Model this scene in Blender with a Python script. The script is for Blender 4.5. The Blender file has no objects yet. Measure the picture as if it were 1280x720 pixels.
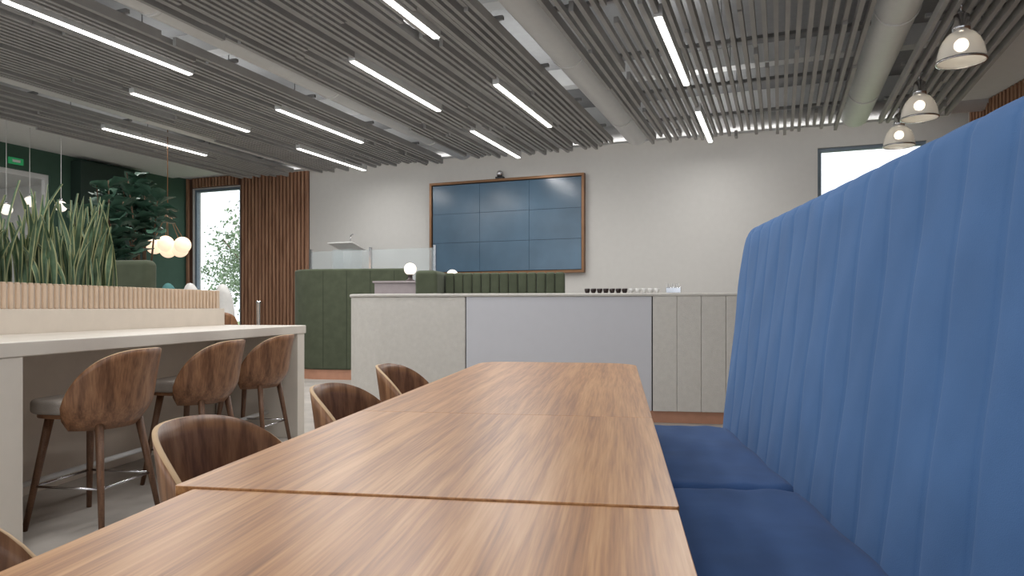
import bpy, math, random
from mathutils import Vector, Matrix
random.seed(7)
CY=math.radians(21.06)          # camera heading relative to the room
FA=math.radians(12.37)          # dining furniture heading
BA=math.radians(14.5)           # blue banquette heading
CAMZ=1.03
def rot(a,x,y): return (x*math.cos(a)-y*math.sin(a), x*math.sin(a)+y*math.cos(a))
# ------------------------------------------------------------ materials
def lin(c):
    return tuple(((v/255)/12.92 if v/255<=0.04045 else (((v/255)+0.055)/1.055)**2.4) for v in c)+(1,)
def new_mat(name):
    m=bpy.data.materials.new(name); m.use_nodes=True
    nt=m.node_tree; return m,nt,nt.nodes['Principled BSDF']
def mat(name,c,rough=.6,metal=0,noise=12,var=.06,bump=0,bscale=200,sheen=0,trans=0,spec=.5,emit=0):
    m,nt,b=new_mat(name); N=nt.nodes; L=nt.links
    tc=N.new('ShaderNodeTexCoord'); n=N.new('ShaderNodeTexNoise'); n.inputs['Scale'].default_value=noise; n.inputs['Detail'].default_value=4
    L.new(tc.outputs['Object'],n.inputs['Vector'])
    r=N.new('ShaderNodeValToRGB'); l=lin(c)
    r.color_ramp.elements[0].position=.3; r.color_ramp.elements[1].position=.7
    r.color_ramp.elements[0].color=tuple(min(1,v*(1-var)) for v in l[:3])+(1,)
    r.color_ramp.elements[1].color=tuple(min(1,v*(1+var)) for v in l[:3])+(1,)
    L.new(n.outputs['Fac'],r.inputs['Fac']); L.new(r.outputs['Color'],b.inputs['Base Color'])
    b.inputs['Roughness'].default_value=rough; b.inputs['Metallic'].default_value=metal
    b.inputs['Specular IOR Level'].default_value=spec
    if sheen: b.inputs['Sheen Weight'].default_value=sheen; b.inputs['Sheen Roughness'].default_value=.4
    if trans: b.inputs['Transmission Weight'].default_value=trans
    if emit:
        L.new(r.outputs['Color'],b.inputs['Emission Color']); b.inputs['Emission Strength'].default_value=emit
    if bump:
        n2=N.new('ShaderNodeTexNoise'); n2.inputs['Scale'].default_value=bscale; L.new(tc.outputs['Object'],n2.inputs['Vector'])
        bp=N.new('ShaderNodeBump'); bp.inputs['Strength'].default_value=bump; bp.inputs['Distance'].default_value=.01
        L.new(n2.outputs['Fac'],bp.inputs['Height']); L.new(bp.outputs['Normal'],b.inputs['Normal'])
    return m
def wood(name,cols,sc=(26,1.1,26),rough=.38,fine=(160,4,160),warp=.03,pos=(.34,.46,.54,.66),fw=.28):
    m,nt,b=new_mat(name); N=nt.nodes; L=nt.links
    tc=N.new('ShaderNodeTexCoord')
    wn=N.new('ShaderNodeTexNoise'); wn.inputs['Scale'].default_value=1.6; wn.inputs['Detail'].default_value=2
    L.new(tc.outputs['Object'],wn.inputs['Vector'])
    add=N.new('ShaderNodeVectorMath'); add.operation='MULTIPLY_ADD'; add.inputs[1].default_value=(warp,warp,warp)
    L.new(wn.outputs['Color'],add.inputs[0]); L.new(tc.outputs['Object'],add.inputs[2])
    mp=N.new('ShaderNodeMapping'); mp.inputs['Scale'].default_value=sc; L.new(add.outputs[0],mp.inputs['Vector'])
    n=N.new('ShaderNodeTexNoise'); n.inputs['Scale'].default_value=1; n.inputs['Detail'].default_value=5; n.inputs['Roughness'].default_value=.6
    L.new(mp.outputs[0],n.inputs['Vector'])
    mp2=N.new('ShaderNodeMapping'); mp2.inputs['Scale'].default_value=fine; L.new(tc.outputs['Object'],mp2.inputs['Vector'])
    n2=N.new('ShaderNodeTexNoise'); n2.inputs['Scale'].default_value=1; n2.inputs['Detail'].default_value=3; L.new(mp2.outputs[0],n2.inputs['Vector'])
    mx=N.new('ShaderNodeMath'); mx.operation='MULTIPLY_ADD'; mx.inputs[1].default_value=fw; L.new(n2.outputs['Fac'],mx.inputs[0])
    mu=N.new('ShaderNodeMath'); mu.operation='MULTIPLY'; mu.inputs[1].default_value=1-fw; L.new(n.outputs['Fac'],mu.inputs[0]); L.new(mu.outputs[0],mx.inputs[2])
    r=N.new('ShaderNodeValToRGB'); cr=r.color_ramp
    cr.elements[0].position=pos[0]; cr.elements[0].color=lin(cols[0]); cr.elements[1].position=pos[3]; cr.elements[1].color=lin(cols[3])
    for i in (1,2):
        e=cr.elements.new(pos[i]); e.color=lin(cols[i])
    L.new(mx.outputs[0],r.inputs['Fac']); L.new(r.outputs['Color'],b.inputs['Base Color'])
    b.inputs['Roughness'].default_value=rough
    return m
def emis(name,c,s):
    m,nt,b=new_mat(name); b.inputs['Base Color'].default_value=lin(c); b.inputs['Emission Color'].default_value=lin(c); b.inputs['Emission Strength'].default_value=s
    return m
def glass(name,c,alpha=.2):
    m,nt,b=new_mat(name); N=nt.nodes; L=nt.links
    t=N.new('ShaderNodeBsdfTransparent'); mx=N.new('ShaderNodeMixShader'); mx.inputs[0].default_value=alpha
    b.inputs['Base Color'].default_value=lin(c); b.inputs['Roughness'].default_value=.08
    L.new(t.outputs[0],mx.inputs[1]); L.new(b.outputs[0],mx.inputs[2]); L.new(mx.outputs[0],N['Material Output'].inputs[0])
    return m
M={}
M['wall']=mat('painted_wall',(200,198,194),.9,var=.015)
M['white']=mat('white_paint',(220,221,220),.7,var=.02)
M['ceil']=mat('upper_ceiling_grey',(150,151,152),.9,var=.05)
M['slat']=mat('ceiling_batten_grey',(162,161,159),.7,var=.08,noise=3)
M['carrier']=mat('carrier_grey',(136,136,136),.6)
M['duct']=mat('duct_white',(224,224,223),.5,var=.02)
M['green_wall']=mat('green_paint',(62,90,76),.8,var=.04)
M['green_dark']=mat('dark_green_panel',(34,54,46),.7)
M['floor']=mat('floor_carpet',(174,168,161),.7,noise=4,var=.14,bump=.2,bscale=300)
M['table']=wood('walnut_table_top',[(138,90,52),(172,120,74),(190,138,88),(206,158,110)],sc=(38,1.2,38),rough=.33,fine=(240,6,240),warp=.03,fw=.34)
M['chair']=wood('walnut_veneer',[(96,64,44),(124,86,60),(146,104,74),(164,122,90)],sc=(5,30,5),rough=.4,fine=(10,160,10))
M['chair_v']=wood('walnut_veneer_vertical',[(98,66,46),(126,88,62),(148,106,76),(168,126,92)],sc=(26,26,2),rough=.36,fine=(150,150,8))
M['leg']=wood('walnut_leg',[(84,58,42),(104,74,54),(118,86,64),(132,98,74)],sc=(60,60,4),rough=.5)
M['rim']=mat('ply_edge',(204,172,132),.6)
M['cush']=mat('grey_cushion',(156,148,140),.95,bump=.3)
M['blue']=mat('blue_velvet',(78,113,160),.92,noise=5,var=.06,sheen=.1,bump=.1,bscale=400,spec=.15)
M['blue_shaded']=mat('blue_velvet_shaded',(58,84,126),.92,noise=5,var=.14,sheen=.1,bump=.1,bscale=400,spec=.15)  # same velvet as the back, with the seat's shade put into the colour
M['cream']=mat('cream_boucle',(207,204,198),.95,noise=22,var=.04,bump=.4,bscale=160,spec=.2)
M['panel']=mat('pale_grey_panel',(202,203,209),.8,var=.01)
M['copper']=mat('copper_kick',(192,142,116),.5,metal=.1)
M['green_fab']=mat('olive_velvet',(80,86,70),.92,noise=8,var=.12,sheen=.1,spec=.15)
M['seam']=mat('seam_dark',(50,56,44),.9)
M['counter']=mat('counter_white',(224,217,206),.4,var=.02)
M['counter_body']=mat('counter_beige',(218,207,193),.7,var=.03)
M['rib']=mat('ribbed_peach',(212,188,164),.7,var=.05)
M['soil']=mat('soil',(60,44,34),1)
M['woodslat']=wood('walnut_wall_slat',[(124,90,68),(148,108,84),(166,124,98),(180,140,112)],sc=(20,20,1.2),rough=.6,fine=(100,100,4))
M['wooddark']=mat('slat_backing',(82,58,46),.9)
M['bronze']=mat('bronze_frame',(126,92,64),.4,metal=.5)
M['black']=mat('black_plastic',(25,25,27),.5)
M['chrome']=mat('chrome',(205,205,208),.2,metal=1)
M['winframe']=mat('window_frame',(110,124,136),.5)
M['glow']=emis('linear_diffuser',(255,252,247),6)
M['globe']=emis('opal_globe',(255,246,232),.8)
M['warmglobe']=emis('amber_globe',(255,224,194),.8)
M['leaf']=mat('fig_leaf',(66,96,80),.4,noise=6,var=.35)
M['leaf2']=mat('snake_leaf',(94,120,92),.5,noise=14,var=.4)
M['leafedge']=mat('snake_leaf_edge',(178,182,136),.5,var=.1)
M['bark']=mat('bark',(92,72,54),.9)
M['glass']=glass('clear_glass',(210,222,225),.22)
M['cupd']=mat('dark_ceramic',(52,40,38),.35)
M['cupw']=mat('white_ceramic',(228,227,224),.35)
M['mauve']=mat('mauve_laminate',(160,150,152),.6)
M['tree']=mat('tree_foliage',(124,144,112),.9,noise=3,var=.4)
M['grass']=mat('grass',(126,146,94),1)
M['teal']=mat('teal_fabric',(88,140,140),.9)
# ------------------------------------------------------------ mesh helpers
def empty(name,a,x,y,z=0):
    e=bpy.data.objects.new(name,None); wx,wy=rot(a,x,y)
    e.location=(wx,wy,z); e.rotation_euler=(0,0,a); e.empty_display_size=.1
    bpy.context.collection.objects.link(e)
    return e
def adopt(o,parent):
    o.parent=parent
    mw=Matrix.Translation(parent.location)@parent.rotation_euler.to_matrix().to_4x4()
    o.matrix_parent_inverse=mw.inverted()
def mesh(name,V,F,m,a=0,parent=None,smooth=False,bevel=0,seg=3,mats=None,fm=None):
    xs=[v[0] for v in V]; ys=[v[1] for v in V]; zs=[v[2] for v in V]
    c=((min(xs)+max(xs))/2,(min(ys)+max(ys))/2,min(zs))
    me=bpy.data.meshes.new(name)
    me.from_pydata([(v[0]-c[0],v[1]-c[1],v[2]-c[2]) for v in V],[],F); me.update()
    import bmesh
    bm=bmesh.new(); bm.from_mesh(me); bmesh.ops.recalc_face_normals(bm,faces=bm.faces); bm.to_mesh(me); bm.free()
    for k in (mats or [m]): me.materials.append(k)
    if fm:
        for p,i in zip(me.polygons,fm): p.material_index=i
    if smooth:
        for p in me.polygons: p.use_smooth=True
    o=bpy.data.objects.new(name,me); wx,wy=rot(a,c[0],c[1])
    o.location=(wx,wy,c[2]); o.rotation_euler=(0,0,a)
    bpy.context.collection.objects.link(o)
    if bevel:
        b=o.modifiers.new('bevel','BEVEL'); b.width=bevel; b.segments=seg; b.limit_method='ANGLE'; b.angle_limit=.6
        for p in me.polygons: p.use_smooth=True
        w=o.modifiers.new('wn','WEIGHTED_NORMAL'); w.keep_sharp=True
    if parent: adopt(o,parent)
    return o
BF=[(0,3,2,1),(4,5,6,7),(0,1,5,4),(1,2,6,5),(2,3,7,6),(3,0,4,7)]
def boxes(name,L,m,a=0,**k):
    V=[];F=[]
    for (x0,x1,y0,y1,z0,z1) in L:
        o=len(V)
        V+=[(x0,y0,z0),(x1,y0,z0),(x1,y1,z0),(x0,y1,z0),(x0,y0,z1),(x1,y0,z1),(x1,y1,z1),(x0,y1,z1)]
        F+=[tuple(i+o for i in f) for f in BF]
    return mesh(name,V,F,m,a,**k)
def box(name,x0,x1,y0,y1,z0,z1,m,a=0,**k): return boxes(name,[(x0,x1,y0,y1,z0,z1)],m,a,**k)
def prism(name,poly,z0,z1,m,a=0,**k):
    n=len(poly); V=[(p[0],p[1],z0) for p in poly]+[(p[0],p[1],z1) for p in poly]
    F=[tuple(range(n))[::-1],tuple(range(n,2*n))]+[(i,(i+1)%n,(i+1)%n+n,i+n) for i in range(n)]
    return mesh(name,V,F,m,a,**k)
def lathe(name,prof,cx,cy,m,a=0,seg=32,cap=True,**k):
    V=[];F=[];n=len(prof)
    for j in range(seg):
        t=2*math.pi*j/seg
        for r,z in prof: V.append((cx+r*math.cos(t),cy+r*math.sin(t),z))
    for j in range(seg):
        for i in range(n-1):
            F.append((j*n+i,((j+1)%seg)*n+i,((j+1)%seg)*n+i+1,j*n+i+1))
    if cap:
        if prof[0][0]>1e-4: F.append(tuple(j*n for j in range(seg)))
        if prof[-1][0]>1e-4: F.append(tuple(j*n+n-1 for j in range(seg)))
    return mesh(name,V,F,m,a,smooth=True,**k)
def sphere(name,x,y,z,r,m,a=0,**k):
    return lathe(name,[(max(1e-3,r*math.sin(math.pi*i/16)),z-r*math.cos(math.pi*i/16)) for i in range(17)],x,y,m,a,seg=24,cap=False,**k)
def tubes(name,L,m,a=0,seg=10,**k):
    V=[];F=[]
    for p0,p1,r0,r1 in L:
        p0=Vector(p0);p1=Vector(p1);d=(p1-p0).normalized()
        u=d.orthogonal().normalized(); w=d.cross(u); o=len(V)
        for p,r in ((p0,r0),(p1,r1)):
            for j in range(seg):
                t=2*math.pi*j/seg; V.append(tuple(p+u*r*math.cos(t)+w*r*math.sin(t)))
        for j in range(seg): F.append((o+j,o+(j+1)%seg,o+seg+(j+1)%seg,o+seg+j))
        F.append(tuple(o+j for j in range(seg))); F.append(tuple(o+seg+j for j in range(seg)))
    ob=mesh(name,V,F,m,a,smooth=False,**k)
    for p in ob.data.polygons:
        if len(p.vertices)==4: p.use_smooth=True
    return ob
def arc(cx,cy,r,a0,a1,n):
    return [(cx+r*math.cos(math.radians(a0+(a1-a0)*i/n)),cy+r*math.sin(math.radians(a0+(a1-a0)*i/n))) for i in range(n+1)]
def offset_path(pts,d):
    out=[]
    for i,p in enumerate(pts):
        a_=pts[max(0,i-1)]; b_=pts[min(len(pts)-1,i+1)]
        tx,ty=b_[0]-a_[0],b_[1]-a_[1]; l=math.hypot(tx,ty); out.append((p[0]-ty/l*d,p[1]+tx/l*d))
    return out
def path_wall(name,pts,d,z0,z1,m,a,**k):
    q=offset_path(pts,d); return prism(name,pts+q[::-1],z0,z1,m,a,**k)
# ------------------------------------------------------------ ROOM
WY=10.8; LX=-11.2; CZ=4.1
box('floor',-16,8,-7,13,-.1,0,M['floor'])
box('ceiling',-11.4,8,-6,11.1,CZ,CZ+.1,M['ceil'])
def wall_with_holes_x(name,x0,x1,y0,y1,z1,holes,m):
    L=[];cur=x0
    for xa,xb,za,zb in sorted(holes):
        L.append((cur,xa,y0,y1,0,z1)); 
        if za>0: L.append((xa,xb,y0,y1,0,za))
        L.append((xa,xb,y0,y1,zb,z1)); cur=xb
    L.append((cur,x1,y0,y1,0,z1)); return boxes(name,L,m)
def wall_with_holes_y(name,x0,x1,y0,y1,z1,holes,m):
    L=[];cur=y0
    for ya,yb,za,zb in sorted(holes):
        L.append((x0,x1,cur,ya,0,z1))
        if za>0: L.append((x0,x1,ya,yb,0,za))
        L.append((x0,x1,ya,yb,zb,z1)); cur=yb
    L.append((x0,x1,cur,y1,0,z1)); return boxes(name,L,m)
W1=(-11.05,-9.86,.25,3.40); W2=(.5,1.85,1.2,3.29)
wall_with_holes_x('wall_north',LX-.2,2.9,WY,WY+.2,CZ,[W1,W2],M['wall'])
wall_with_holes_y('wall_west',LX-.2,LX,-5.5,WY,CZ,[(-4.5,2.2,.3,3.4),(3.2,7.95,0,3.2)],M['green_wall'])
wall_with_holes_x('wall_south',LX-.2,6.2,-5.5,-5.3,CZ,[(-10.2,-6.6,.3,3.5),(-6,-2.2,.3,3.5),(-1.6,2.2,.3,3.5),(2.7,5.2,.3,3.5)],M['wall'])
box('wall_east',4.59,4.75,-6.5,10.05,0,CZ,M['wall'],FA)
L=[];t=-6
while t<9.9: L.append((4.53,4.575,t,t+.045,0,3.61)); t+=.08
boxes('trim_1',L,M['woodslat'],FA)
boxes('trim_2',[(4.575,4.59,-6,9.95,0,3.61)],M['wooddark'],FA)
def wframe(name,x0,x1,z0,z1,y):
    e=empty(name,0,(x0+x1)/2,y,z0); w=.05
    boxes('frame',[(x0,x1,y-.0,y+.08,z0,z0+w),(x0,x1,y,y+.08,z1-w,z1),(x0,x0+w,y,y+.08,z0+w,z1-w),(x1-w,x1,y,y+.08,z0+w,z1-w)],M['winframe'],parent=e)
    boxes('pane',[(x0+w,x1-w,y+.035,y+.045,z0+w,z1-w)],glass(name+'_glass',(225,235,240),.08),parent=e)
wframe('window_1',*W1[:2],W1[2],W1[3],WY+.04); wframe('window_2',*W2[:2],W2[2],W2[3],WY+.04)
boxes('wall_meeting_room',[(-15.2,-15,1.5,9.5,0,3.4),(-15,-11.4,9.3,9.5,0,3.4),(-15,-11.4,1.5,1.7,0,3.4),(-15.2,-11.4,1.5,9.5,3.4,3.5)],M['white'])
e=empty('ceiling_light_panel',0,-13.2,6.5,3.38)
box('frame',-13.8,-12.6,5.9,7.1,3.37,3.4,M['white'],parent=e); box('diffuser',-13.75,-12.65,5.95,7.05,3.36,3.37,emis('panel_diffuser',(255,252,246),8),parent=e)
e=empty('window_3',0,LX,5.5,0)
boxes('frame',[(LX-.12,LX-.04,3.2,7.95,3.12,3.2),(LX-.12,LX-.04,3.2,3.26,0,3.12),(LX-.12,LX-.04,7.89,7.95,0,3.12),(LX-.12,LX-.04,5.5,5.56,0,3.12)],M['white'],parent=e)
L=[];x=-11.18
while x<-8.25:
    if x+.05<W1[0]-.01 or x>W1[1]+.03: L.append((x,x+.05,WY-.06,WY-.015,0,3.61))
    elif x>W1[0]-.02 and x+.05<W1[1]+.02: L.append((x,x+.05,WY-.06,WY-.015,W1[3]+.03,3.61))
    x+=.083
boxes('trim_3',L,M['woodslat'])
boxes('trim_4',[(LX,W1[0]-.02,WY-.015,WY,0,3.61),(W1[1]+.02,-8.22,WY-.015,WY,0,3.61),(W1[0]-.02,W1[1]+.02,WY-.015,WY,W1[3]+.02,3.61)],M['wooddark'])
box('trim_5',LX,2.9,10.42,WY,3.62,CZ,M['white'])
box('trim_6',LX,-9.2,-5.3,10.42,3.58,CZ,M['white'])
box('trim_7',2.05,6.2,-5.3,10.42,3.62,CZ,M['white'])
tubes('wall_duct',[((-8.8,10.3,3.62),(2.6,10.3,3.62),.12,.12)],M['duct'],seg=24)
box('baseboard_north',-8.2,2.2,WY-.02,WY,0,.1,M['white'])
box('green_cupboard',LX+.002,LX+.25,8.3,9.6,0,3.5,M['green_dark'],bevel=.01)
sg=empty('exit_sign',0,LX+.03,7.35,3.28)
box('panel',LX,LX+.03,7.28,7.5,3.27,3.37,emis('exit_green',(40,130,80),.5),parent=sg)
box('arrow',LX+.03,LX+.035,7.33,7.45,3.3,3.34,M['cupw'],parent=sg)
# ------------------------------------------------------------ CEILING battens
LIGHTS=((-5.42,3.5,5.26),(-2.73,3.6,5.3),(-.9,5.55,7.35),(-.9,8.41,10.0),(-3.72,5.52,7.28),(-2.73,6.63,8.43),(-3.74,8.27,10.0),
                (-5.44,6.56,8.3),(-6.48,5.5,7.24),(-8.1,6.45,8.15),(-6.5,8.28,10.0))
LIGHTS2=((-5.42,.4,2.2),(-2.73,.6,2.4),(-.9,2.0,3.8),(-8.1,2.4,4.2),(-.9,-1.2,.6),(-6.48,-2,-.2))
ducts=[-7.6,-4.75,-1.95,.92]
L=[]
def cut(x,y0,y1):
    segs=[(y0,y1)]
    for lx,a_,b_ in LIGHTS+LIGHTS2:
        if x<lx+.04 and x+.036>lx-.04:
            ns=[]
            for s0,s1 in segs:
                if b_+.02<=s0 or a_-.02>=s1: ns.append((s0,s1))
                else:
                    if s0<a_-.03: ns.append((s0,a_-.02))
                    if s1>b_+.03: ns.append((b_+.02,s1))
            segs=ns
    return segs
def band(x0,x1,step,gap):
    x=x0
    while x<=x1:
        y=-5.0; end=10.1-random.random()*.45
        while y<end:
            ln=random.uniform(2.4,4.2); y1=min(y+ln,end); z=3.345+random.choice([0,0,.03])
            for a_,b_ in cut(x,y,y1): L.append((x,x+.036,a_,b_,z,3.425))
            y=y1+(random.uniform(.02,.5) if random.random()<gap else .006)
        x+=step
for x0,x1,s,g in ((-9.05,-7.86,.074,.1),(-7.4,-5.0,.074,.1),(-4.53,-2.2,.074,.1),(-1.72,.66,.088,.4),(1.16,1.9,.1,.4)):
    band(x0,x1,s,g)
boxes('ceiling_batten_array',L,M['slat'])
L2=[]
for y in [-4.4+1.22*i for i in range(12)]:
    cur=-9.1
    for d in ducts: L2.append((cur,d-.2,y,y+.04,3.426,3.456)); cur=d+.2
    L2.append((cur,1.95,y,y+.04,3.426,3.456))
boxes('ceiling_carrier_rails',L2,M['carrier'])
L=[]
for y in [-4.4+1.22*i for i in range(12)]:
    for x in (-8.9,-6.2,-3.3,-.5,1.8): L.append(((x,y+.02,3.456),(x,y+.02,CZ),.006,.006))
tubes('ceiling_hanger_rods',L,M['carrier'],seg=6)
for x in ducts:
    e=empty('ceiling_duct',0,x,3,3.63)
    tubes('pipe',[((x,-5,3.57),(x,10.16,3.57),.175,.175)],M['duct'],seg=28,parent=e)
    tubes('joint_collars',[((x,y,3.57),(x,y+.04,3.57),.183,.183) for y in (-3,-.6,1.8,4.2,6.6,9.0)],M['duct'],seg=28,parent=e)
boxes('ceiling_beam',[(-9.15,2,y,y+.18,3.88,CZ) for y in (-3,0,3,6,8.6)],M['white'])
def linear(x,y0,y1,up=True):
    e=empty('linear_light',0,x,(y0+y1)/2,3.33)
    box('housing',x-.035,x+.035,y0-.01,y1+.01,3.325,3.425,M['white'],parent=e)
    box('diffuser',x-.026,x+.026,y0,y1,3.316,3.3245,M['glow'],parent=e)
    for nm,z,en,rx in (('down_output',3.312,25,0),('added_up_fill',3.47,8,math.pi)):  # upward lamp is an added fill that brightens the ceiling above the battens
        if nm=='added_up_fill' and not up: continue
        ld=bpy.data.lights.new(nm,'AREA'); ld.shape='RECTANGLE'; ld.size=.05; ld.size_y=y1-y0; ld.energy=en; ld.color=(1,.985,.97)
        lo=bpy.data.objects.new(nm,ld); lo.location=(x,(y0+y1)/2,z); lo.rotation_euler=(rx,0,0); bpy.context.collection.objects.link(lo)
        lo.parent=e; lo.matrix_parent_inverse=Matrix.Translation(e.location).inverted()
for x,y0,y1 in LIGHTS: linear(x,y0,y1)
for x,y0,y1 in LIGHTS2: linear(x,y0,y1,False)
e=empty('added_wall_wash',0,-3.2,10.1,3.5)  # added strip in place of wall washers, brightens the band behind the battens
box('profile',-8.6,2,10.14,10.17,3.44,3.47,M['white'],parent=e)
ld=bpy.data.lights.new('added_wash_output','AREA'); ld.shape='RECTANGLE'; ld.size=10.4; ld.size_y=.03; ld.energy=8; ld.color=(1,.985,.97)
lo=bpy.data.objects.new('added_wash_output',ld); lo.location=(-3.3,10.19,3.46); lo.rotation_euler=(math.radians(110),0,0); bpy.context.collection.objects.link(lo); adopt(lo,e)
def pendant(x,y):
    z=2.93; e=empty('dome_pendant_light',0,x,y,z)
    gl=glass('ribbed_glass',(236,234,230),.66)
    V=[];F=[];seg=64
    prof=[(.165,z),(.168,z+.012),(.163,z+.05),(.15,z+.11),(.128,z+.165),(.095,z+.21),(.055,z+.235)]
    n=len(prof)
    for j in range(seg):
        t=2*math.pi*j/seg; k=1+.012*(j%2)
        for r,zz in prof: V.append((x+r*k*math.cos(t),y+r*k*math.sin(t),zz))
    for j in range(seg):
        for i in range(n-1): F.append((j*n+i,((j+1)%seg)*n+i,((j+1)%seg)*n+i+1,j*n+i+1))
    mesh('ribbed_shade',V,F,gl,parent=e,smooth=True)
    lathe('metal_cap',[(.06,z+.23),(.064,z+.27),(.052,z+.3),(.052,z+.36),(.03,z+.38),(.012,z+.395)],x,y,M['chrome'],parent=e)
    lathe('rim_ring',[(.164,z-.006),(.174,z-.006),(.174,z+.01),(.164,z+.01)],x,y,M['chrome'],parent=e,cap=False)
    tubes('stem',[((x,y,z+.39),(x,y,3.44),.008,.008)],M['chrome'],parent=e)
    sphere('bulb',x,y,z+.13,.05,emis('bulb_glow',(255,240,215),6),parent=e)
for y in (6.28,8.01,9.3): pendant(1.31,y)
# ------------------------------------------------------------ VIDEO WALL
e=empty('video_wall',0,-4.27,WY-.06,1.58)
x0,x1,z0,z1=-5.65,-2.9,1.585,3.165
boxes('bronze_frame',[(x0,x1,WY-.1,WY,z0,z0+.04),(x0,x1,WY-.1,WY,z1-.04,z1),(x0,x0+.04,WY-.1,WY,z0+.04,z1-.04),(x1-.04,x1,WY-.1,WY,z0+.04,z1-.04)],M['bronze'],parent=e)
scr=mat('screen_glass',(66,88,106),.22,noise=1.2,var=.2,emit=.28)
L=[];a0=x0+.05;w=(x1-x0-.1)/3;h=(z1-z0-.1)/3
for i in range(3):
    for j in range(3): L.append((a0+i*w+.003,a0+(i+1)*w-.003,WY-.07,WY-.03,z0+.05+j*h+.003,z0+.05+(j+1)*h-.003))
boxes('screens',L,scr,parent=e)
box('screen_backing',x0+.04,x1-.04,WY-.03,WY-.001,z0+.04,z1-.04,M['black'],parent=e)
e=empty('conference_camera',0,-4.35,WY-.08,3.17)
box('mount',-4.42,-4.28,WY-.1,WY-.02,3.166,3.2,M['black'],parent=e,bevel=.005)
sphere('head',-4.35,WY-.07,3.25,.055,M['chrome'],parent=e)
lathe('lens_base',[(.04,3.2),(.05,3.215)],-4.35,WY-.07,M['black'],parent=e)
# ------------------------------------------------------------ BLUE BANQUETTE
bq=empty('blue_banquette',BA,.5,1.4,0)
te=3.55; t0=-1.0; CW=.172
def bn(z): return .651+(z-.45)*(.104/.965)
V=[];F=[]
nch=int((te-t0)/CW); ts=[]
for i in range(nch):
    for k in range(16): ts.append(te-(nch-i)*CW+k*CW/16)
ts.append(te)
R=.11;n=0
for t in ts:
    top=1.415
    if t>te-R: top-= R-math.sqrt(max(0,R*R-(t-(te-R))**2))
    ph=((te-t)/CW)%1.0
    puff=.0075*(max(0,math.sin(math.pi*ph))**.28)
    th=.13
    ring=[]
    for i in range(17):
        z=.40+(top-.045-.40)*i/16; wr=.0045*math.sin(9*t+7*z)*math.sin(5*z+3.1*t)+.002*math.sin(31*t+4*z)*math.sin(14*z+11*t)
        ring.append((bn(z)-puff+wr,t,z))
    bx=bn(top); r=.045
    for i in range(1,7):
        an=math.pi*(1-i/7*.5) ; ring.append((bx+r+ (r+puff)*math.cos(an),t,top-r+(r+puff*.4)*math.sin(an)))
    ring.append((bx+th-r,t,top)); ring.append((bx+th,t,top-r)); ring.append((bx+th,t,.05)); ring.append((bn(.4)+.02,t,.05))
    n=len(ring); V+=ring
m_=len(ts)
for j in range(m_-1):
    for i in range(n):
        F.append((j*n+i,j*n+(i+1)%n,(j+1)*n+(i+1)%n,(j+1)*n+i))
F.append(tuple(range(n))); F.append(tuple((m_-1)*n+i for i in range(n)))
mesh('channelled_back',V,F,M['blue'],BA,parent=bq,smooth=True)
for i,(a_,b_) in enumerate(((-1.0,-.02),(-.017,1.14),(1.142,2.31),(2.312,3.5))):
    # softly crowned, slightly creased cushion
    V=[];F=[];nx,ny=22,44
    for j in range(ny+1):
        for k in range(nx+1):
            u=k/nx; v=j/ny; ed=min(u,1-u)*(.495); ev=min(v,1-v)*(b_-a_)
            dd=min(ed,ev); zz=.452-.03*max(0,1-dd/.035)**2+.0035*math.sin(11*u+7*v+i)*math.sin(9*v-5*u)+.002*math.sin(23*u-17*v)
            V.append((.17+.495*u,a_+(b_-a_)*v,zz))
    for j in range(ny):
        for k in range(nx):
            q=j*(nx+1)+k; F.append((q,q+1,q+nx+2,q+nx+1))
    ringi=[k for k in range(nx+1)]+[(j+1)*(nx+1)+nx for j in range(ny)]+[ny*(nx+1)+nx-1-k for k in range(nx)]+[(ny-1-j)*(nx+1) for j in range(ny-1)]
    base=len(V)
    for q in ringi: V.append((V[q][0],V[q][1],.311))
    nr=len(ringi)
    for k in range(nr): F.append((ringi[k],ringi[(k+1)%nr],base+(k+1)%nr,base+k))
    F.append(tuple(base+k for k in range(nr)))
    mesh('seat_cushion_%d'%(i+1),V,F,M['blue_shaded'],BA,parent=bq,smooth=True)
box('seat_base',.2,.66,-1.0,3.48,.1,.31,M['blue_shaded'],BA,parent=bq,bevel=.01)
box('plinth',.26,.66,-.95,3.44,0,.1,M['black'],BA,parent=bq)
# ------------------------------------------------------------ DINING TABLES
def rrect(x0,x1,y0,y1,rs,n=10):
    P=[]
    for (cx,cy,a0,r) in ((x0,y0,180,rs[0]),(x1,y0,270,rs[1]),(x1,y1,0,rs[2]),(x0,y1,90,rs[3])):
        r=max(r,.003); sx=1 if cx==x0 else -1; sy=1 if cy==y0 else -1
        P+=arc(cx+sx*r,cy+sy*r,r,a0,a0+90,n if r>.02 else 1)
    return P
def table(n0,n1,t0,t1,rs,z):
    e=empty('dining_table',FA,(n0+n1)/2,(t0+t1)/2,0)
    prism('top',rrect(n0,n1,t0,t1,rs),z-.028,z,M['table'],FA,parent=e,bevel=.0015,seg=2)
    cx=(n0+n1)/2
    for i,t in enumerate((t0+.3,t1-.35)):
        tubes('pedestal_%d'%(i+1),[((cx,t,.02),(cx,t,z-.03),.035,.035)],M['black'],FA,seg=20,parent=e)
        box('base_%d'%(i+1),cx-.22,cx+.22,t-.2,t+.2,0,.02,M['black'],FA,parent=e,bevel=.005)
        box('top_plate_%d'%(i+1),cx-.2,cx+.2,t-.15,t+.15,z-.036,z-.028,M['black'],FA,parent=e)
table(-.655,.083,-.75,.998,(0,0,0,0),.747)
table(-.69,.085,1.0,1.7985,(.0,0,0,0),.75)
table(-.69,.085,1.7995,3.53,(0,0,.16,.13),.75)
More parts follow.
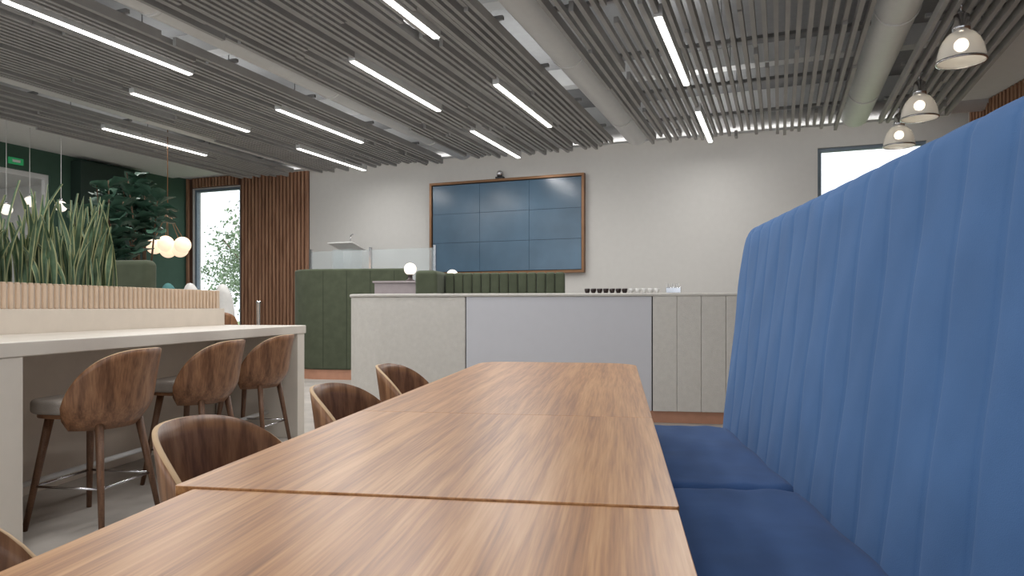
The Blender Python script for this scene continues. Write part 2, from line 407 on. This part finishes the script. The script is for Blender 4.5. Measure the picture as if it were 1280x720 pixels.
# ------------------------------------------------------------ CHAIRS
def shell(zs,h,r0,thmax,drop,flare,lean):
    nu,nv=44,10; V=[];F=[]
    for i in range(nu+1):
        th=(-1+2*i/nu)
        ang=math.pi+th*math.radians(thmax)
        top=zs-drop+.05+(h+drop-.05)*max(0,(1-abs(th)**3.0))**.8
        bot=zs-drop
        for j in range(nv+1):
            f=j/nv; z=bot+(top-bot)*f; hf=(z-zs)/h
            r=r0+flare*min(1,hf)-(.05*max(0,-hf*h/.1)**1.5); x=r*math.cos(ang)-lean*max(0,hf)**1.2*max(0,-math.cos(ang)); y=r*1.04*math.sin(ang)
            V.append((x,y,z))
    for i in range(nu):
        for j in range(nv):
            p=i*(nv+1)+j; F.append((p,p+nv+1,p+nv+2,p+1))
    return V,F
def chair_generic(name,n,t,face,zs,h,r0,seatmat,leg_splay,thmax,footrest,a=FA,drop=.05):
    wx,wy=rot(a,n,t); aa=a+face; lx,ly=rot(-aa,wx,wy)
    e=empty(name,aa,lx,ly,0)
    V,F=shell(zs,h,r0,thmax,drop,.02,.025)
    V=[(v[0]+lx,v[1]+ly,v[2]) for v in V]
    o=mesh('backrest',V,F,M['chair_v'],aa,parent=e,smooth=True,mats=[M['chair_v'],M['rim']])
    s=o.modifiers.new('s','SOLIDIFY'); s.thickness=.011; s.offset=0; s.material_offset_rim=1; s.use_rim=True
    P=arc(lx,ly,r0-.01,95,265,24)+arc(lx+.1,ly-(r0-.12),.1,270,360,8)+arc(lx+.1,ly+(r0-.12),.1,0,90,8)
    prism('seat',P,zs-.045,zs+.02,seatmat,aa,parent=e,bevel=.018,seg=4)
    prism('seat_shell',[(lx+(p[0]-lx)*.9,ly+(p[1]-ly)*.9) for p in P],zs-.065,zs-.045,M['chair'],aa,parent=e,bevel=.004)
    q0=r0*.52
    for i,(sx,sy) in enumerate(((1,1),(1,-1),(-1,1),(-1,-1))):
        tubes('leg_%d'%(i+1),[((lx+sx*q0,ly+sy*q0,zs-.06),(lx+sx*(q0+leg_splay),ly+sy*(q0+leg_splay),0),.02,.012)],M['leg'],aa,seg=12,parent=e)
    if footrest:
        f=.2; q=q0+leg_splay*(1-f/(zs-.06))
        Cn=[(lx+q,ly+q,f),(lx+q,ly-q,f),(lx-q,ly-q,f),(lx-q,ly+q,f)]
        tubes('footrest',[(Cn[i],Cn[(i+1)%4],.006,.006) for i in range(4)],M['chrome'],aa,parent=e)
for n_,t_ in ((-.725,.65),(-.71,1.38),(-.69,2.06),(-.76,2.83)):
    chair_generic('dining_chair',n_,t_,0,.45,.338,.195,M['chair'],.05,98,False)
for n_,t_ in ((-2.50,3.02),(-2.53,3.86),(-2.60,4.66)):
    chair_generic('bar_stool',n_,t_,math.pi,.585,.25,.245,M['cush'],.07,86,True,drop=.12)
# ------------------------------------------------------------ COUNTER + PLANTER
e=empty('high_counter',FA,-2.85,3.5,0)
box('counter_top',-3.195,-2.49,1.3,5.3,.82,.885,M['counter'],FA,parent=e,bevel=.006)
box('end_panel_far',-3.19,-2.495,5.16,5.28,0,.82,M['counter'],FA,parent=e,bevel=.004)
box('end_panel_near',-3.19,-2.495,2.46,2.605,0,.82,M['counter'],FA,parent=e,bevel=.004)
tubes('foot_rail',[((-2.75,2.605,.2),(-2.75,5.16,.2),.014,.014)],M['white'],FA,parent=e)
e=empty('planter_divider',FA,-3.4,3.4,0)
box('body',-3.62,-3.2,1.2,5.3,0,1.02,M['counter_body'],FA,parent=e,bevel=.004)
boxes('trough',[(-3.6,-3.235,1.2,5.25,1.02,1.135)],M['soil'],FA,parent=e)
L=[];t=1.2
while t<5.22: L.append((-3.235,-3.21,t,t+.022,1.02,1.165)); t+=.044
t=-3.6
while t<-3.24: L.append((t,t+.022,5.25,5.272,1.02,1.165)); t+=.044
boxes('ribs',L,M['rib'],FA,parent=e,bevel=.005,seg=2)
boxes('rib_backing',[(-3.2349,-3.224,1.2,5.25,1.02,1.155)],M['counter_body'],FA,parent=e)
def snake(n0,t0,cnt):
    e=empty('snake_plant',FA,n0,t0,1.137)
    V=[];F=[];fm=[]
    for k in range(cnt):
        bx=n0+random.uniform(-.09,.09); by=t0+random.uniform(-.13,.13); h=random.uniform(.25,.64); w=random.uniform(.014,.024)
        d=random.uniform(0,6.28); lean=random.uniform(.01,.12); ad=random.uniform(0,6.28); tw=random.uniform(-1.4,1.4)
        if random.random()<.2: lean*=2.2
        o=len(V); ns=8
        for i in range(ns+1):
            f=i/ns; ww=w*(.55+.9*f if f<.5 else 1.0-(f-.5)**2*3.9)
            ww=max(ww,.001); cx=bx+math.cos(d)*lean*f*f; cy=by+math.sin(d)*lean*f*f; z=1.137+h*f
            an=ad+tw*f
            for s in (-1,-.68,0,.68,1):
                q=-.012*(1-abs(s))
                V.append((cx+math.cos(an)*ww*s-math.sin(an)*q,cy+math.sin(an)*ww*s+math.cos(an)*q,z))
        for i in range(ns):
            for s in range(4):
                p=o+i*5+s; F.append((p,p+1,p+6,p+5)); fm.append(1 if s in (0,3) else 0)
    mesh('leaves',V,F,M['leaf2'],FA,parent=e,mats=[M['leaf2'],M['leafedge']],fm=fm,smooth=True)
for t in (2.5,2.72,2.94,3.16,3.38,3.58,3.78,3.95,4.08): snake(-3.42+random.uniform(-.04,.04),t,24)
def leaf_mesh(V,F,p,yaw,pitch,L_,W_,roll=0):
    o=len(V); ns=7
    Rm=Matrix.Rotation(yaw,3,'Z')@Matrix.Rotation(-pitch,3,'Y')@Matrix.Rotation(roll,3,'X')
    for i in range(ns+1):
        f=i/ns; w=W_*math.sin(math.pi*min(1,f**1.25*.97+.02))**.8*(.65+.45*f)
        for s in (-1,-.5,0,.5,1):
            v=Vector((L_*f, w*s, .05*abs(s)*w*6-.25*L_*f*f + .012*math.sin(f*14)*abs(s)))
            V.append(tuple(Vector(p)+Rm@v))
    for i in range(ns):
        for s in range(4):
            q=o+i*5+s; F.append((q,q+1,q+6,q+5))
def fig(x,y,zbot,ztop,spread,cnt,name='fiddle_leaf_fig'):
    e=empty(name,0,x,y,0)
    lathe('pot',[(.17,0),(.22,.4),(.2,.4),(.19,.34)],x,y,M['counter_body'],parent=e)
    V=[];F=[];T=[]
    for b in range(8):
        bx=random.uniform(-1,1)*spread*.75; by=random.uniform(-1,1)*spread*.5; zt=random.uniform(zbot+.45*(ztop-zbot),ztop)
        p=[Vector((x+bx*.02,y+by*.02,.34)),Vector((x+bx*.3,y+by*.3,.34+(zt-.34)*.5)),Vector((x+bx,y+by,zt))]
        T+= [(p[0],p[1],.018,.014),(p[1],p[2],.014,.006)]
        for k in range(cnt//8):
            f=k/(cnt/8); zz=zbot+(zt-zbot)*f
            g=max(0,(zz-(.34+(zt-.34)*.5))/((zt-.34)*.5)); 
            q=p[1].lerp(p[2],g) if g>0 else p[0].lerp(p[1],(zz-.34)/((zt-.34)*.5))
            leaf_mesh(V,F,tuple(q),random.uniform(0,6.28),random.uniform(-.1,.9),random.uniform(.2,.33),random.uniform(.07,.11),random.uniform(-.5,.5))
    tubes('stems',T,M['bark'],parent=e); mesh('leaves',V,F,M['leaf'],parent=e,smooth=True)
def C(x,y): return rot(CY,x,y)
x,y=C(-4.55,7.9); fig(x,y,1.35,2.5,.45,144)
x,y=C(-4.6,8.75); fig(x,y,1.95,2.7,.5,128)
# ------------------------------------------------------------ BOOTHS
e=empty('cream_booth',FA,-.5,6.5,0)
T=6.31;H=1.157
path=[(-1.402,T)]+[(-2.2,T)]+[(p[0],p[1]) for p in arc(-2.2,T+.46,.46,270,180,14)][1:]+[(-2.66,7.3)]
path_wall('curved_end_panel',path,-.16,.106,H-.03,M['cream'],FA,parent=e,bevel=.012)
box('plain_panel',-1.394,.294,T,T+.16,.106,H-.03,M['panel'],FA,parent=e,bevel=.008)
L=[];x=.304
while x<1.9: L.append((x,x+.208,T-.012,T+.16,.106,H-.03)); x+=.2095
boxes('channel_panels',L,M['cream'],FA,parent=e,bevel=.007,seg=4)
boxes('panel_joint_strips',[(-1.402,-1.394,T+.03,T+.1,.106,H-.03),(.294,.304,T+.03,T+.1,.106,H-.03)],M['black'],FA,parent=e)
cp=[(1.95,T-.015)]+[(-2.2+.0,T-.015)]+arc(-2.2,T+.46,.475,270,180,14)[1:]+[(-2.675,7.3)]
path_wall('top_roll',cp,-.19,H-.03,H,M['cream'],FA,parent=e,bevel=.012,seg=4)
kp=[(1.9,T+.03)]+[(-2.2,T+.03)]+arc(-2.2,T+.46,.43,270,180,14)[1:]+[(-2.63,7.3)]
path_wall('copper_plinth',kp,-.1,0,.106,M['copper'],FA,parent=e)
box('bench_seat',-2.45,1.9,T+.17,T+.7,.1,.46,M['cream'],FA,parent=e,bevel=.03)
def cup(n,t,z,m,nm='espresso_cup'):
    c=empty(nm,FA,n,t,z)
    lathe('bowl',[(.014,z),(.018,z+.004),(.024,z+.022),(.026,z+.042),(.023,z+.042),(.02,z+.02),(.001,z+.008)],n,t,m,FA,seg=20,parent=c)
    pts=[(n+.002,t-.024-.012*math.sin(math.pi*i/6),z+.012+.022*i/6) for i in range(7)]
    tubes('handle',[(pts[i],pts[i+1],.003,.003) for i in range(6)],m,FA,seg=6,parent=c)
for i in range(7): cup(-.28+.056*i,T+.05,H,M['cupd'])
for i in range(5): cup(.12+.056*i,T+.05,H,M['cupw'])
e=empty('sugar_caddy',FA,.47,T+.08,H)
box('holder',.42,.55,T+.03,T+.11,H,H+.05,M['chrome'],FA,parent=e,bevel=.004)
boxes('sachets',[(.425+.02*i,.437+.02*i,T+.035,T+.105,H+.05,H+.085) for i in range(6)],M['cupw'],FA,parent=e)
e=empty('green_booth',FA,-3.9,9.6,0)
T2=9.37;H2=1.575
pt=[(-2.9,T2),(-4.2,T2)]+arc(-4.2,T2+.6,.6,270,180,16)[1:]+[(-4.8,10.1)]
path_wall('curved_back',pt,-.18,.14,H2,M['green_fab'],FA,parent=e,bevel=.03,seg=4)
boxes('seams',[(-3.1-.35*i,-3.094-.35*i,T2-.003,T2+.002,.16,H2-.03) for i in range(4)],M['seam'],FA,parent=e)
pk=[(-2.9,T2+.03),(-4.2,T2+.03)]+arc(-4.2,T2+.6,.57,270,180,16)[1:]+[(-4.77,10.1)]
path_wall('copper_plinth',pk,-.1,0,.14,M['copper'],FA,parent=e)
e=empty('channelled_green_booth',FA,-1.5,8.2,0)
L=[];x=-2.05
while x<-.72: L.append((x,x+.108,8.1,8.25,.1,1.44)); x+=.11
boxes('channelled_back',L,M['green_fab'],FA,parent=e,bevel=.025,seg=4)
box('arm',-2.32,-2.06,7.75,8.28,.1,1.455,M['green_fab'],FA,parent=e,bevel=.05,seg=5)
box('bench_seat',-2.05,-.72,7.6,8.1,.1,.46,M['green_fab'],FA,parent=e,bevel=.04)
box('plinth',-2.3,-.74,7.8,8.22,0,.1,M['copper'],FA,parent=e)
def globe_lamp(n,t,z):
    g=empty('globe_table_lamp',FA,n,t,z)
    lathe('base',[(.06,z),(.062,z+.012),(.05,z+.02),(.03,z+.03),(.028,z+.075),(.045,z+.085)],n,t,M['cupd'],FA,parent=g)
    sphere('globe',n,t,z+.085+.07,.078,M['globe'],FA,parent=g)
e=empty('console_cabinet',FA,-2.75,8.4,0)
box('carcass',-3.0,-2.4,8.3,8.7,.05,1.33,M['mauve'],FA,parent=e,bevel=.005)
box('top',-3.02,-2.38,8.28,8.72,1.33,1.355,M['mauve'],FA,parent=e,bevel=.004)
boxes('feet',[(-2.98,-2.92,8.32,8.38,0,.05),(-2.48,-2.42,8.32,8.38,0,.05),(-2.98,-2.92,8.62,8.68,0,.05),(-2.48,-2.42,8.62,8.68,0,.05)],M['black'],FA,parent=e)
globe_lamp(-2.60,8.5,1.356)
e=empty('console_cabinet',FA,-2.1,9.1,0)
box('carcass',-2.35,-1.8,8.95,9.3,.0,1.28,M['mauve'],FA,parent=e,bevel=.005)
box('top',-2.37,-1.78,8.93,9.32,1.28,1.3,M['mauve'],FA,parent=e,bevel=.004)
globe_lamp(-2.2,9.1,1.301)
x,y=C(-3.85,7.0); fx,fy=rot(-FA,x,y)
e=empty('green_armchair',FA,fx,fy,0)
box('back',fx-.3,fx+.27,fy-.1,fy+.08,.12,1.5,M['green_fab'],FA,parent=e,bevel=.06,seg=5)
box('seat',fx-.28,fx+.25,fy+.08,fy+.6,.12,.46,M['green_fab'],FA,parent=e,bevel=.05,seg=4)
boxes('legs',[(fx-.26+.46*i,fx-.22+.46*i,fy-.06+.55*j,fy-.02+.55*j,0,.13) for i in (0,1) for j in (0,1)],M['leg'],FA,parent=e)
for i,(cx,cy,m) in enumerate(((-4.98,10.2,M['teal']),(-4.66,10.2,M['cupw']),(-4.36,10.6,M['cupw']))):
    x,y=C(cx,cy); e=empty('lounge_chair',CY,*rot(-CY,x,y),0); lx,ly=rot(-CY,x,y)
    V=[];F=[]
    for a_ in range(13):
        th=math.radians(200+140*a_/12)
        for j in range(8):
            f=j/7; r=.15+.02*f; top=.85+.53*math.sin((a_/12)*math.pi)**.5 if 0<a_<12 else .9
            V.append((lx+r*math.cos(th),ly+r*math.sin(th)*.8,.5+(top-.5)*f))
    for a_ in range(12):
        for j in range(7): q=a_*8+j; F.append((q,q+8,q+9,q+1))
    o=mesh('shell_back',V,F,m,CY,parent=e,smooth=True); s=o.modifiers.new('s','SOLIDIFY'); s.thickness=.02
    lathe('seat',[(.15,.44),(.17,.47),(.17,.52),(.15,.54)],lx,ly,m,CY,parent=e)
    tubes('legs',[((lx+.1*sx,ly+.1*sy,.45),(lx+.14*sx,ly+.14*sy,0),.015,.01) for sx in (-1,1) for sy in (-1,1)],M['leg'],CY,parent=e)
x,y=C(-3.85,9.2); fx,fy=rot(-FA,x,y)
chair_generic('cafe_chair',fx,fy,math.pi*.6,.62,.35,.21,M['rim'],.05,95,False)
e=empty('stage_platform',0,-5.8,10,0)
box('deck',-7.9,-5.1,9.85,WY-.025,0,.6,M['mauve'],parent=e)
e=empty('glass_balustrade',0,-6.2,9.9,.6)
boxes('panes',[(-7.5,-6.35,9.9,9.912,.62,1.98),(-6.3,-5.15,9.9,9.912,.62,1.98)],M['glass'],parent=e)
boxes('posts',[(x-.02,x+.02,9.89,9.93,.6,2.02) for x in (-7.52,-6.325,-5.13)],M['chrome'],parent=e)
e=empty('acrylic_lectern',0,-7.05,10.3,.6); q=-.3
boxes('panels',[(-6.95+q,-6.93+q,10.15,10.45,.62,2.03),(-6.57+q,-6.55+q,10.15,10.45,.62,2.03),(-6.93+q,-6.57+q,10.15,10.16,.62,2.03)],M['glass'],parent=e)
mesh('reading_top',[(vx+q,vy,vz+.05) for vx,vy,vz in [(-7.0,10.08,2.08),(-6.5,10.08,2.08),(-6.5,10.5,1.98),(-7.0,10.5,1.98),(-7.0,10.08,2.1),(-6.5,10.08,2.1),(-6.5,10.5,2.0),(-7.0,10.5,2.0)]],BF,M['cupw'],parent=e)
tubes('microphone',[((-6.75+q,10.4,2.05),(-6.68+q,10.3,2.27),.006,.006),((-6.68+q,10.3,2.27),(-6.6+q,10.25,2.29),.012,.012)],M['chrome'],parent=e)
box('base',-7.0+q,-6.5+q,10.1,10.5,.6,.625,M['chrome'],parent=e)
x,y=C(-3.55,9.75); e=empty('barrier_post',0,x,y,0)
lathe('post',[(.12,0),(.12,.015),(.03,.03),(.025,.05),(.025,1.08),(.035,1.09),(.03,1.12)],x,y,M['chrome'],parent=e)
def globe_pendant(cx,cy,z,r,m,nm,top=3.58):
    x,y=C(cx,cy); e=empty(nm,0,x,y,z)
    sphere('globe',x,y,z,r,m,parent=e); tubes('cord',[((x,y,z+r-.005),(x,y,top),.004,.004)],M['cupw'],seg=6,parent=e)
    lathe('cap',[(.02,z+r-.01),(.02,z+r+.03),(.005,z+r+.04)],x,y,M['chrome'],parent=e)
for cx,cy,z in ((-6.83,9.4,2.35),(-6.86,9.9,2.53),(-6.22,9.6,2.42)):
    globe_pendant(cx,cy,z,.075,M['globe'],'globe_pendant_light',3.58)
x,y=C(-4.75,9.6); e=empty('globe_cluster_chandelier',0,x,y,2.0)
L=[]
for i,(ox,oy,oz) in enumerate(((-.24,0,0),(-.1,.1,-.05),(.02,-.05,.02),(.14,.08,-.05),(.27,0,0))):
    sphere('globe_%d'%(i+1),x+ox,y+oy,1.88+oz,.11,M['warmglobe'],parent=e)
    L.append(((x+ox,y+oy,1.98+oz),(x,y,2.35),.004,.004))
L.append(((x,y,2.35),(x,y,3.58 if x<-9.2 else CZ),.006,.006)); tubes('rods',L,M['bronze'],seg=6,parent=e)
# ------------------------------------------------------------ outside
box('ground_outside',-40,30,13,60,-.3,-.1,M['grass'])
def tree(x,y,s):
    e=empty('garden_tree',0,x,y,-.1)
    tubes('trunk',[((x,y,-.1),(x+.1,y,2*s),.12,.07)]+[((x+.1,y,1.6*s),(x+.1+math.cos(k)*1.1*s,y+math.sin(k)*1.1*s,3*s),.05,.02) for k in range(6)],M['bark'],parent=e)
    V=[];F=[]
    cl=[Vector((random.uniform(-1,1)*1.1*s,random.uniform(-1,1)*1.1*s,(2.0+random.uniform(-1,1.2))*s)) for _ in range(16)]
    for k in range(4200):
        c=random.choice(cl)
        p=Vector((x,y,0))+c+Vector((random.gauss(0,.3*s),random.gauss(0,.3*s),random.gauss(0,.26*s))); r=random.uniform(.04,.09)
        u=Vector((random.uniform(-1,1),random.uniform(-1,1),random.uniform(-1,1))).normalized(); w=u.orthogonal().normalized()
        o=len(V); V+=[tuple(p-u*r),tuple(p+w*r*.5),tuple(p+u*r),tuple(p-w*r*.5)]; F.append((o,o+1,o+2,o+3))
    mesh('foliage',V,F,M['tree'],parent=e)
tree(-14.6,18.0,1.25); tree(-19.2,22,1.2); tree(-14,24,1.4)
# ------------------------------------------------------------ world + camera
w=bpy.data.worlds.new('sky'); bpy.context.scene.world=w; w.use_nodes=True
bg=w.node_tree.nodes['Background']; bg.inputs[0].default_value=(.9,.95,1,1); bg.inputs[1].default_value=2.0
cd=bpy.data.cameras.new('camera'); cam=bpy.data.objects.new('camera',cd); bpy.context.collection.objects.link(cam)
cam.location=(0,0,CAMZ); cam.rotation_euler=(math.pi/2,0,CY)
cd.sensor_width=36; cd.lens=870/1280*36; cd.shift_y=24/1280; cd.clip_start=.02
bpy.context.scene.camera=cam
bpy.context.scene.view_settings.view_transform='Standard'
